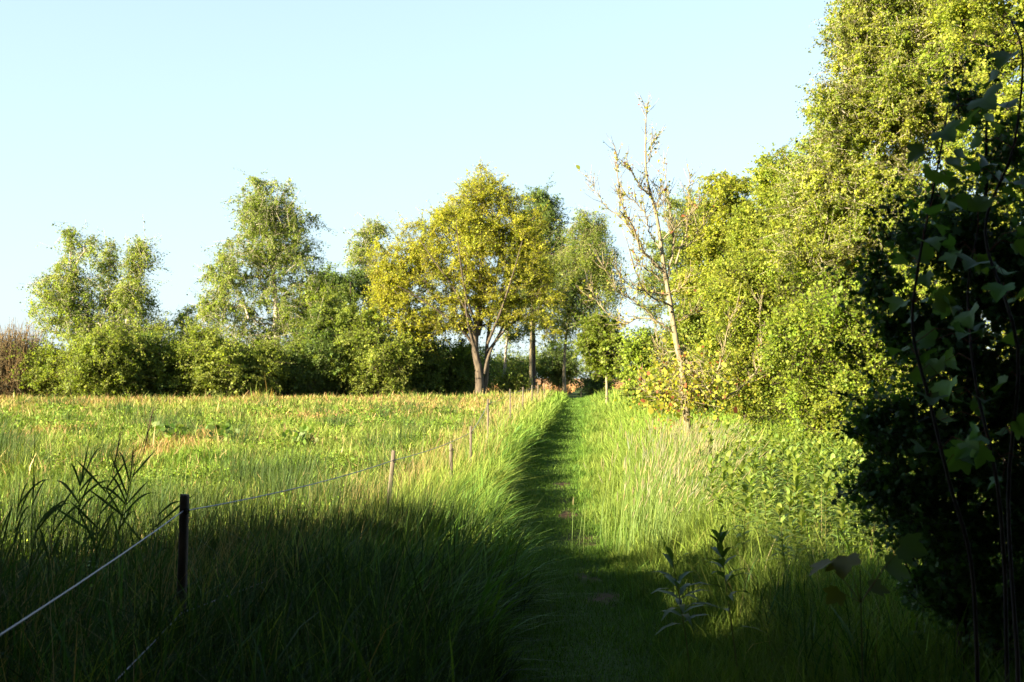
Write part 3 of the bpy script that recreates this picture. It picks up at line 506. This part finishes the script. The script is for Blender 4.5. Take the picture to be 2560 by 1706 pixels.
for P in tw:
    nt2 = int(len(P) * 2.0)
    for k in range(nt2):
        i = rng.integers(max(1, len(P) // 5), len(P)); d = nrm(P[i] - P[i - 1]); dr = nrm(d + nrm(rng.normal(size=3)) * 1.0 + np.array([0, 0, .35])); ln = rng.uniform(.06, .38)
        m_ = P[i] + dr * ln * .5; e_ = P[i] + dr * ln + np.array([0, 0, ln * .15]); tubes(T, np.array([P[i], m_]) - base, np.array([m_, e_]) - base, [.0055, .0045], [.0045, .003], 4, (.2, .2, .2))
        LP += [P[i] + dr * ln * t_ + rng.normal(0, .015, 3) for t_ in rng.uniform(.2, 1.05, 5)]
T.make('trunk', M_pale, root, smooth=True)
LP = np.array(LP); low = wpos(*q(550, 1340), DS) + rng.normal(size=(1600, 3)) * np.array([.42, .35, .35]) ; pk = rng.uniform(size=len(LP)) < .4
LA = np.vstack([LP[pk], low]); n = len(LA); cc = varcol((.42, .42, .06), n, .3); rd = rng.uniform(size=n) < .12; cc[rd] = varcol((.32, .12, .06), rd.sum(), .25)
B = Buf(); leaves(B, LA - base, np.where(np.arange(n) < pk.sum(), .036, .055) * np.exp(rng.normal(0, .3, n)), cc, T_LEAF, .2); B.make('crown', M_leaf, root)
B = Buf(); lowt = low[rng.choice(1600, 140)]; src = np.array([wpos(*q(540, y_), DS) for y_ in rng.uniform(1150, 1450, 140)]); mid = (lowt + src) / 2 + rng.normal(0, .05, (140, 3)); tubes(B, src - base, mid - base, [.004] * 140, [.0035] * 140, 4, (.2, .2, .2)); tubes(B, mid - base, lowt - base, [.0035] * 140, [.0025] * 140, 4, (.2, .2, .2)); B.make('twigs', M_pale, root)

# ------------------------------------------------------------------ fence
def post_mesh(h, wd=.045, seed=0):
    V = []; rr = np.random.default_rng(seed)
    zs = np.concatenate([[-.1], np.linspace(.0, h - .012, 7), [h]])
    for k, z in enumerate(zs):
        s = wd / 2 * (1 + rr.normal(0, .03)) * (.86 if k == len(zs) - 1 else 1); c = s * .72
        V += [(x_ + rr.normal(0, .0008), y_ + rr.normal(0, .0008), z + (rr.normal(0, .004) if k == len(zs) - 1 else 0)) for x_, y_ in [(-s, -c), (-c, -s), (c, -s), (s, -c), (s, c), (c, s), (-c, s), (-s, c)]]
    i = np.arange(8); j = (i + 1) % 8; f = np.stack([i, j, j + 8, i + 8], 1); F = np.concatenate([f + 8 * k for k in range(len(zs) - 1)])
    return V, [F, (i + 8 * (len(zs) - 1))[None]]
posts = [(186, 494, 6.1, .02, 'dark shaded fence post in the left foreground carrying two wires'), (394, 450, 9.8, .09, 'leaning weathered post standing in tall pale grass, second from the camera'), (471, 426, 15, 0, 'straight weathered post fourth from the camera'), (451, 444, 12.4, -.02, 'short stubby post between two taller fence posts'),
         (488, 399, 20, 0, 'tall pale post standing in front of the oak'), (510, 389, 27, -.02, 'slim post just right of the oak trunk'), (523, 387, 33, .01, 'thin far post, first of the close row by the path end'), (532, 385, 38, 0, 'thin far post, second of the close row by the path end'),
         (538, 383, 43, .01, 'thin far post, third of the close row by the path end'), (544, 383, 48, 0, 'thin far post, fourth of the close row by the path end'), (550, 384, 54, 0, 'last thin post where the fence meets the trees'), (581, 387, 60, 0, 'dark stubby post standing alone at the far end of the path')]
tops = []
for k, (px, py, D, ln, lab) in enumerate(posts):
    t_ = wpos(px, py, D); z0 = float(gz(t_[0], D)); h = t_[2] - z0
    root = empty('fence_post', (t_[0] - math.sin(ln) * h, D, z0), lab, 'fence post', 'posts of the fence beside the path'); root.rotation_euler = (0, ln, 0)
    V, F = post_mesh(h, .043 if k < 1 else .034 if k < 6 else .042, k); B = Buf(); B.add(V, F, (.2, .2, .2)); B.make('stake', M_post if k not in (0, len(posts) - 1) else M_dark, root)
    hh = [h - .085, h - .62] if k != 3 else [h - .06]
    for z_ in hh:
        B = Buf(); a = np.linspace(0, 2 * np.pi, 10); polytube(B, np.stack([.019 + .014 * np.cos(a), -.024 + 0 * a - .004, z_ + .014 * np.sin(a)], 1), .004, 5, (.03, .03, .03))
        tubes(B, [(.019, -.018, z_)], [(.019, -.034, z_)], [.006], [.006], 6, (.03, .03, .03)); B.make('insulator', M_dry, root)
    if k not in (3, len(posts) - 1): tops.append((t_[0], D, t_[2]))
tops.sort(key=lambda a: a[1])
mw, N, L = mat_new('fence_wire'); p = N['Principled BSDF']; p.inputs['Base Color'].default_value = (.22, .22, .28, 1); p.inputs['Roughness'].default_value = .45; p.inputs['Metallic'].default_value = .3
for dz, r_, nm, lab, st in [(.085, .0034, 'fence_wire', 'upper pale wire strung along the fence post tops', (-1.32, 1.0, .84)), (.62, .0030, 'fence_wire', 'lower wire of the fence half hidden in grass', (-1.32, 1.0, .42))]:
    pts = [(st[0], st[1], st[2])] + [(a, b_ - .035, c - dz) for a, b_, c in tops]; P = []
    for i in range(len(pts) - 1):
        a, b_ = np.array(pts[i]), np.array(pts[i + 1]); s_ = np.linspace(0, 1, 9)[:, None]; seg = a + (b_ - a) * s_; seg[:, 2] -= .03 * 4 * (s_[:, 0] * (1 - s_[:, 0])); P += list(seg[:-1] if i < len(pts) - 2 else seg)
    B = Buf(); polytube(B, P, r_, 6, (.4, .4, .45)); tag(B.make(nm, mw, smooth=True), lab, 'wire', 'wires of the fence')
    o = bpy.data.objects[-1] if False else None

# ------------------------------------------------------------------ leafy willowherb plants
def herb(h, n, seed, lw=.03, ll=.11, low=.25, hc=(.22, .31, .06)):
    r = empty('willowherb_plant', (0, 0, 0), '', 'plant'); zz = np.linspace(0, h, 7); bend = rng.normal(0, .06, 2)
    S = np.stack([bend[0] * (zz / h) ** 2, bend[1] * (zz / h) ** 2, zz], 1); B = Buf(); polytube(B, S, np.linspace(.004, .0018, 7), 5, (.16, .16, .05)); B.make('stem', M_grass, r)
    z = h * (low + (1 - low) * np.sort(rng.uniform(0, 1, n)) ** .8); P = np.stack([np.interp(z, zz, S[:, 0]), np.interp(z, zz, S[:, 1]), z], 1)
    a = np.arange(n) * 2.4 + rng.normal(0, .3, n); el = np.interp(z / h, [.25, .8, 1], [.1, .7, 1.3]); d = np.stack([np.cos(a) * np.cos(el), np.sin(a) * np.cos(el), np.sin(el)], 1)
    Ln = ll * np.interp(z / h, [.25, .6, 1], [.8, 1.1, .7]) * np.exp(rng.normal(0, .12, n)); sidev = nrm(np.cross(d, [0, 0, 1.])); upv = np.cross(sidev, d)
    rows = []
    for t, wv in ((0, .1), (.3, 1), (.65, .75), (1, 0)):
        c = P + d * (Ln * t)[:, None] - np.array([0, 0, 1.]) * (Ln * .45 * t * t)[:, None]
        rows += [c] if wv == 0 else [c - sidev * lw / 2 * wv + upv * .004 * wv, c, c + sidev * lw / 2 * wv + upv * .004 * wv]
    V = np.stack(rows, 1); b0 = (np.arange(n) * 10)[:, None]
    Q = np.concatenate([b0 + np.array([[3 * i + j, 3 * i + j + 1, 3 * i + j + 4, 3 * i + j + 3]]) for i in range(2) for j in range(2)]); T3 = np.concatenate([b0 + np.array([[6, 7, 9]]), b0 + np.array([[7, 8, 9]])])
    B = Buf(); B.add(V.reshape(-1, 3), [Q, T3], np.repeat(varcol(hc, n, .15), 10, axis=0)); B.make('leaves', M_gloss, r); return r
protos = [herb(.72, 34, 0, .040, .17), herb(.80, 40, 1, .040, .17), herb(.66, 30, 2, .040, .16), herb(.76, 38, 3, .044, .18)]
used = [False] * 4
spots = []
for t in range(6000):
    yy = rng.uniform(7.6, 17.5); xx = rng.uniform(1.6, 5.2); lo = np.interp(yy, [7.6, 9, 12, 17.5], [1.5, 1.5, 2.05, 3.3])
    if xx > lo and xx / yy < .42 and all((xx - a) ** 2 + (yy - b_) ** 2 > .027 for a, b_ in spots): spots.append((xx, yy))
    if len(spots) >= 285: break
spots.sort(key=lambda s: s[1])
for i, (xx, yy) in enumerate(spots):
    k = int(rng.integers(4)); o = protos[k] if not used[k] else copy_tree(protos[k]); used[k] = True
    o.location = (xx, yy, float(gz(xx, yy))); o.rotation_euler = (rng.normal(0, .08), rng.normal(0, .08), rng.uniform(0, 6.28)); s_ = rng.uniform(.8, 1.15); o.scale = (s_, s_, s_)
    tag(o, 'leafy willowherb plant in the dense patch between path and hedgerow', 'plant', 'willowherb plants in the patch right of the path')
for px, py, D, h, lab in [(690, 556, 6.0, .62, 'dark broad leaved weed standing out against sunlit verge grass'), (738, 535, 5.9, .74, 'dark arching weed at the edge of the shade right of the path')]:
    o = herb(h, 22, 5, .036, .22, .35, (.09, .15, .035)); o.rotation_euler = (rng.normal(0, .1), -.18 if px > 700 else .1, rng.uniform(0, 6)); p_ = wpos(px, py, D); o.location = (p_[0], D, float(gz(p_[0], D))); s_ = (p_[2] - o.location[2]) / h; o.scale = (1, 1, s_); tag(o, lab, 'plant', 'dark weeds at the edge of the shade'); o.name = 'broadleaf_weed'
    for ch in o.children:
        if ch.name.startswith('leaves'): pass
# dock plants in the meadow
for k, (px, py, lab) in enumerate([(175, 418, 'bushy dock plant in the middle of the meadow, left one'), (222, 419, 'dark green dock rosette in the middle of the meadow'), (306, 416, 'upright dock plant poking above the meadow grass')]):
    D = 24 - k * .9; p_ = wpos(px, py, D); z0 = float(gz(p_[0], D)); r = empty('dock_plant', (p_[0], D, z0), lab, 'plant', 'dock plants in the meadow'); n = 46
    a = rng.uniform(0, 6.28, n); el = rng.uniform(.2, 1.3, n); P = np.stack([rng.normal(0, .22, n), rng.normal(0, .2, n), rng.uniform(.15, .48, n)], 1); d = np.stack([np.cos(a) * np.cos(el), np.sin(a) * np.cos(el), np.sin(el)], 1)
    B = Buf(); leaves(B, P, .13, varcol((.12, .2, .04), n, .3), T_LEAF, .3, dirv=d, dirw=3); B.make('leaves', M_gloss, r)
    B = Buf(); tubes(B, np.zeros((12, 3)), np.stack([rng.normal(0, .15, 12), rng.normal(0, .1, 12), rng.uniform(.3, .55, 12)], 1), [.007] * 12, [.004] * 12, 4, (.14, .13, .04)); B.make('stem', M_grass, r)

# ------------------------------------------------------------------ reeds in the left foreground
reeds = [(33, 560, 36, 433, 0, 'straight unbranched reed spike near the left edge of the picture'), (78, 560, 82, 470, 1, 'reed with long level leaf beside the straight spike'), (88, 560, 118, 452, 2, 'reed with heavy nodding tip'), (110, 560, 150, 426, 3, 'tallest reed leaning right with feathery tip'),
         (14, 565, 22, 478, 1, 'short reed at the left border'), (62, 560, 88, 462, 0, 'slender reed with bent tip'), (120, 560, 133, 463, 2, 'reed with one sharply folded leaf'), (48, 560, 60, 490, 1, 'low reed among the tall ones'), (5, 560, 2, 500, 0, 'reed cut by the left border of the picture'), (140, 560, 165, 500, 1, 'low leaning reed nearest the fence post'), (98, 565, 100, 495, 1, 'short upright reed below the nodding one'), (25, 560, 44, 505, 1, 'arching reed close to the straight spike')]
for bx, by, tx, ty, st, lab in reeds:
    D = rng.uniform(6.6, 7.6); a = wpos(bx, by, D); a[2] = gz(a[0], a[1]); b_ = wpos(tx, ty, D); r = empty('reed_stem', a, lab, 'reed', 'reeds standing in the left foreground'); s_ = np.linspace(0, 1, 12)[:, None]; v = b_ - a
    S = v * s_; S[:, 0] += -.10 * v[0] * np.sin(np.pi * s_[:, 0]) * 2; B = Buf(); polytube(B, S, np.linspace(.0045, .0018, 12), 5, (.06, .10, .03)); B.make('stem', M_grass, r)
    nl = {0: 3, 1: 6, 2: 6, 3: 6}[st]
    for i in range(nl):
        B = Buf()
        t = rng.uniform(.35, .9); p0 = v * t; p0 = np.array([np.interp(t, s_[:, 0], S[:, k]) for k in range(3)]); sd_ = 1 if rng.uniform() < .72 else -1; ll = rng.uniform(.2, .4); an = rng.uniform(.7, 1.35) if st != 0 else 1.3
        u = np.linspace(0, 1, 9); cx_ = ll * u * math.cos(an) * sd_; cz_ = ll * (u * math.sin(an) - .35 * u ** 3 * (1 if rng.uniform() < .6 else .1)); cy_ = ll * u * rng.normal(0, .25)
        cp = p0 + np.stack([cx_, cy_, cz_], 1); wd = .0085 * np.sin(np.pi * np.clip(u * .85 + .15, 0, 1)) ** .7 * np.array([1, 1, 1, 1, 1, 1, .9, .7, .05]); nn = np.array([-math.sin(an) * sd_ * .7, .35, math.cos(an)])
        V = np.concatenate([cp - nn * wd[:, None], cp + nn * wd[:, None]]); k = np.arange(8); B.add(V, [np.stack([k, k + 1, k + 10, k + 9], 1)], varcol((.07, .12, .03), 1, .2)[0]); B.make('leaf_blade', M_grass, r)
    if st in (2, 3):
        k = 70; t = rng.uniform(.9, 1.12, k)[:, None]; P = v * t + rng.normal(size=(k, 3)) * np.array([.010, .010, .012]); B = Buf(); polytube(B, np.stack([v * q_ for q_ in (.86, .95, 1.04, 1.12)]), [.002, .004, .004, .001], 5, (.10, .08, .05)); blades(B, P, rng.uniform(.03, .06, k), np.full(k, .004), rng.normal((.5, 0), .15, (k, 2)), varcol((.10, .08, .05), k, .2), 1); B.make('plume', M_dry, r)

# ------------------------------------------------------------------ shaded shrubs at the right edge
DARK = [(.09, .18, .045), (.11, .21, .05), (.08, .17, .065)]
haw_e = [(885, 285, 20, 34, .5), (880, 425, 26, 40, .5), (874, 490, 24, 30, .4), (965, 95, 22, 34, .5), (1000, 150, 40, 50, .8), (915, 240, 24, 40, .6), (950, 240, 40, 60, 1), (1010, 260, 50, 70, 1), (905, 330, 34, 40, .8), (960, 350, 50, 60, 1), (1030, 380, 60, 90, 1), (900, 420, 44, 44, .9), (960, 450, 60, 55, 1), (900, 480, 48, 34, .8), (1020, 500, 60, 60, 1), (955, 540, 60, 45, 1), (925, 575, 45, 36, .9), (1000, 610, 70, 50, 1.1), (905, 520, 50, 36, .9), (1090, 560, 70, 90, .7), (1080, 300, 60, 200, .7)]
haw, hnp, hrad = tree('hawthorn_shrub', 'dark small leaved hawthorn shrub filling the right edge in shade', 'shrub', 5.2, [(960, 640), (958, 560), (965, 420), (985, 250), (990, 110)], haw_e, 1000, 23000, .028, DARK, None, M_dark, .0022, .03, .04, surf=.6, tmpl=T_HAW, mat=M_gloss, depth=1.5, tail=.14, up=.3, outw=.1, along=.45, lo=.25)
# protruding sprigs
hb = np.array(haw.location)
for (x0, y0, x1, y1) in [(960, 120, 972, 48), (965, 110, 950, 70), (940, 130, 925, 86), (900, 230, 903, 172), (910, 235, 888, 200), (890, 240, 872, 210), (880, 300, 862, 290), (870, 360, 828, 342), (875, 380, 845, 360), (870, 440, 830, 428), (880, 450, 838, 470), (860, 400, 838, 395), (885, 290, 876, 250), (1000, 90, 990, 40), (870, 480, 832, 500), (880, 270, 890, 180)]:
    B = Buf(); Bl = Buf(); D = rng.uniform(4.9, 5.2); a = wpos(x0, y0, D); b_ = wpos(x1, y1, D); s_ = np.linspace(0, 1, 7)[:, None]; P = a + (b_ - a) * s_ + rng.normal(0, .006, (7, 3)); polytube(B, P - hb, np.linspace(.003, .0012, 7), 5, (.05, .04, .03))
    n = 34; t = rng.uniform(0, 1.02, n)[:, None]; Q = a + (b_ - a) * t + rng.normal(0, .014, (n, 3)); leaves(Bl, Q - hb, rng.uniform(.016, .034, n), varcol((.045, .09, .022), n, .25), T_HAW, .2)
    sp_ = B.make('sprig', M_dark, haw, smooth=True); Bl.make('sprig_leaves', M_gloss, sp_)
# maple with large leaves in front
DM = 4.2
root = empty('maple_sapling', (wpos(985, 650, DM)[0], DM, float(gz(1.6, DM))), 'large leaved maple sapling leaning in front of the hawthorn in shade', 'tree'); mb = np.array(root.location)
stems = [[(985, 682), (965, 560), (940, 480), (925, 400), (912, 330), (915, 265), (930, 195), (945, 130), (958, 100)], [(1000, 682), (1010, 500), (1005, 350), (995, 230), (1010, 150), (1019, 60), (1018, 10)], [(1010, 600), (985, 480), (975, 380), (980, 290), (970, 230)]]
B = Buf(); anchor = []
for st in stems:
    P = catmull([wpos(a, b_, DM) + np.array([0, rng.normal(0, .08), 0]) for a, b_ in st], 5); P[0, 2] = mb[2]; anchor.append(P)
spots = [(915, 320, 1), (903, 350, 1), (928, 300, 1), (910, 265, 1), (925, 240, 1), (940, 210, 1), (935, 180, 1), (950, 175, 1), (960, 155, 1), (945, 128, 1.1), (965, 120, 1.3), (990, 118, 1.3), (1010, 105, 1.1), (985, 95, 1.2), (1015, 50, 1.2), (1020, 20, 1), (905, 300, .9), (920, 355, 1), (935, 340, 1), (912, 372, .8), (980, 210, 1.1), (1005, 180, 1.1), (960, 250, 1), (990, 260, 1), (1015, 300, 1.1), (970, 310, 1.1), (1000, 340, 1), (950, 380, 1), (985, 400, 1), (1015, 420, 1), (940, 420, .9), (960, 460, .8), (1000, 480, 1), (1020, 230, 1), (975, 170, 1.2), (1000, 75, 1)]
spots += [(rng.uniform(925, 1040), rng.uniform(130, 470), rng.uniform(.7, 1.05)) for _ in range(46)]
AP = np.concatenate(anchor)
for px, py, s_ in spots:
    c = wpos(px, py, DM + rng.normal(0, .12)); j = np.argmin(np.linalg.norm(AP - c, axis=1) + .4 * np.maximum(0, AP[:, 2] - c[2])); a = AP[j]; mid = (a + c) / 2 + np.array([0, 0, .03]); Pet = Buf(); Bl = Buf(); tubes(Pet, np.array([a, mid]) - mb, np.array([mid, c]) - mb, [.0018, .0014], [.0014, .0011], 4, (.22, .08, .05))
    out = nrm(c - a + np.array([0, 0, -.04])) [None]; leaves(Bl, (c - mb)[None], .078 * s_ * rng.uniform(.8, 1.15), varcol((.14, .25, .06), 1, .3), T_MAPLE, .9, hang=.5, dirv=out, dirw=2.5, out=np.array([[-.2, -1., .3]]), outw=.6, cup=.35); lf = Bl.make('leaf', M_gloss, root); Pet.make('leaf_stalk', M_dry, lf)
for P in anchor: B = Buf(); polytube(B, P - mb, np.linspace(.0085, .003, len(P)), 7, (.05, .03, .02)); B.make('stem', M_dark, root, smooth=True)
# yellowish maple seedling low at right
c0 = wpos(862, 640, 4.2); root = empty('maple_seedling', (c0[0], 4.2, float(gz(c0[0], 4.2))), 'low maple seedling with yellow green leaves below the hawthorn', 'plant'); mb = np.array(root.location); B = Buf(); P = catmull([mb + [0, 0, -.03], mb + [.0, .02, .3], wpos(858, 568, 4.2)], 5); polytube(B, P - mb, np.linspace(.005, .002, len(P)), 6, (.12, .12, .04))
for px, py, s_, c in [(828, 560, 1, (.24, .22, .04)), (845, 555, 1.1, (.24, .22, .04)), (884, 562, 1.1, (.14, .22, .04)), (868, 585, .8, (.16, .2, .04)), (838, 590, .7, (.18, .2, .04)), (898, 545, 1, (.12, .2, .05))]:
    Bl = Buf(); Bs = Buf(); c_ = wpos(px, py, 4.2 + rng.normal(0, .05)); tubes(Bs, [P[-2] - mb], [c_ - mb], [.0016], [.0012], 4, (.2, .15, .05)); leaves(Bl, (c_ - mb)[None], .095 * s_, np.array([c]) * .8, T_MAPLE, .5, dirv=np.array([[np.sign(px - 858) * .8, -.2, -.5]]), dirw=4, out=np.array([[-.3, -.6, .5]]), outw=1.5, cup=.12); lf = Bl.make('leaf', M_leaf, root); Bs.make('leaf_stalk', M_grass, lf)
B.make('stem', M_grass, root)

# ------------------------------------------------------------------ trees left of and behind the camera: unseen casters of the foreground shade, some added to deepen it
def shade_tree(lab, x, y, h, r, nl=9000, zc=.52, ls=.30):
    global rng
    rng = np.random.default_rng(int(abs(x * 31 + y * 17) * 10) + 5)
    base = np.array([x, y, float(gz(x, y))]); nl *= 2; root = empty('unseen_shade_tree', base, lab, 'tree', 'trees behind the camera'); n = 160
    d = nrm(rng.normal(size=(n, 3))); rr = rng.uniform(0, 1, n) ** .42; CPs = np.stack([d[:, 0] * rr * r, d[:, 1] * rr * r, h * zc + d[:, 2] * rr * h * (1 - zc)], 1)
    T = Buf(); tp = np.stack([np.zeros(8), np.zeros(8), np.linspace(-.1, h * .8, 8)], 1); polytube(T, tp, np.linspace(.22, .04, 8), 8, (.2, .2, .2)); j = np.clip((CPs[:, 2] / (h * .8) * 7 - 1.5).astype(int), 1, 7); tubes(T, tp[j], CPs, [.05] * n, [.015] * n, 5, (.2, .2, .2)); T.make('trunk', M_oak, root, smooth=True)
    ci = rng.integers(0, n, nl); B = Buf(); leaves(B, CPs[ci] + rng.normal(size=(nl, 3)) * r * .10, ls, varcol((.06, .10, .025), nl, .2), T_LEAF, .4); B.make('crown', M_leaf, root)
shade_tree('tall tree left behind the camera', -14, -9.1, 15.5, 5.5, 16000)
shade_tree('broad tree further back on the left', -17, -14, 13, 6, 12000)
shade_tree('low bushy tree beside the tall one', -13.5, -1.6, 5.2, 5.8, 26000, .5)
shade_tree('unseen tree added close behind the camera to block sky', -4, -8, 9, 4, 9000)  # unseen trees added from here down, cutting sky light on the foreground
shade_tree('unseen tree added right behind the camera to block sky', 5, -6, 9, 4.5, 9000)
shade_tree('second unseen tree added behind the camera to block sky', 0.5, -13, 11, 5, 9000)
shade_tree('big unseen tree added so its crown shuts out sky over the camera', -2.5, -1.6, 11, 6.3, 26000, .75)  # unseen canopy added overhead to keep sky light off the foreground
shade_tree('tall unseen tree added right of the camera to deepen the shade', 7.5, .5, 10, 4.6, 14000)  # unseen side trees added to close off more sky
shade_tree('broad unseen tree added left of the camera to deepen the shade', -9.5, -7.0, 12, 5, 16000, .62)
shade_tree('bushy unseen tree added beside the hawthorn to deepen the shade', 6.2, 2.2, 7, 2.6, 12000)
shade_tree('unseen tree added to reach over the camera from the left and block sky', -4.4, 2.6, 11, 4.4, 16000, .76)
shade_tree('low unseen bush added just left of the view to shade the fence post', -5.7, 3.3, 2.65, 1.5, 9000, .5, .12)  # unseen bushes added so the left shadow edge falls crisply
shade_tree('second low unseen bush added just left of the view for the shadow edge', -5.8, 5.9, 2.15, 1.6, 9000, .5, .12)
shade_tree('third low unseen bush added left of the view for the shadow edge', -7.6, 4.6, 3.0, 1.5, 9000, .5, .12)
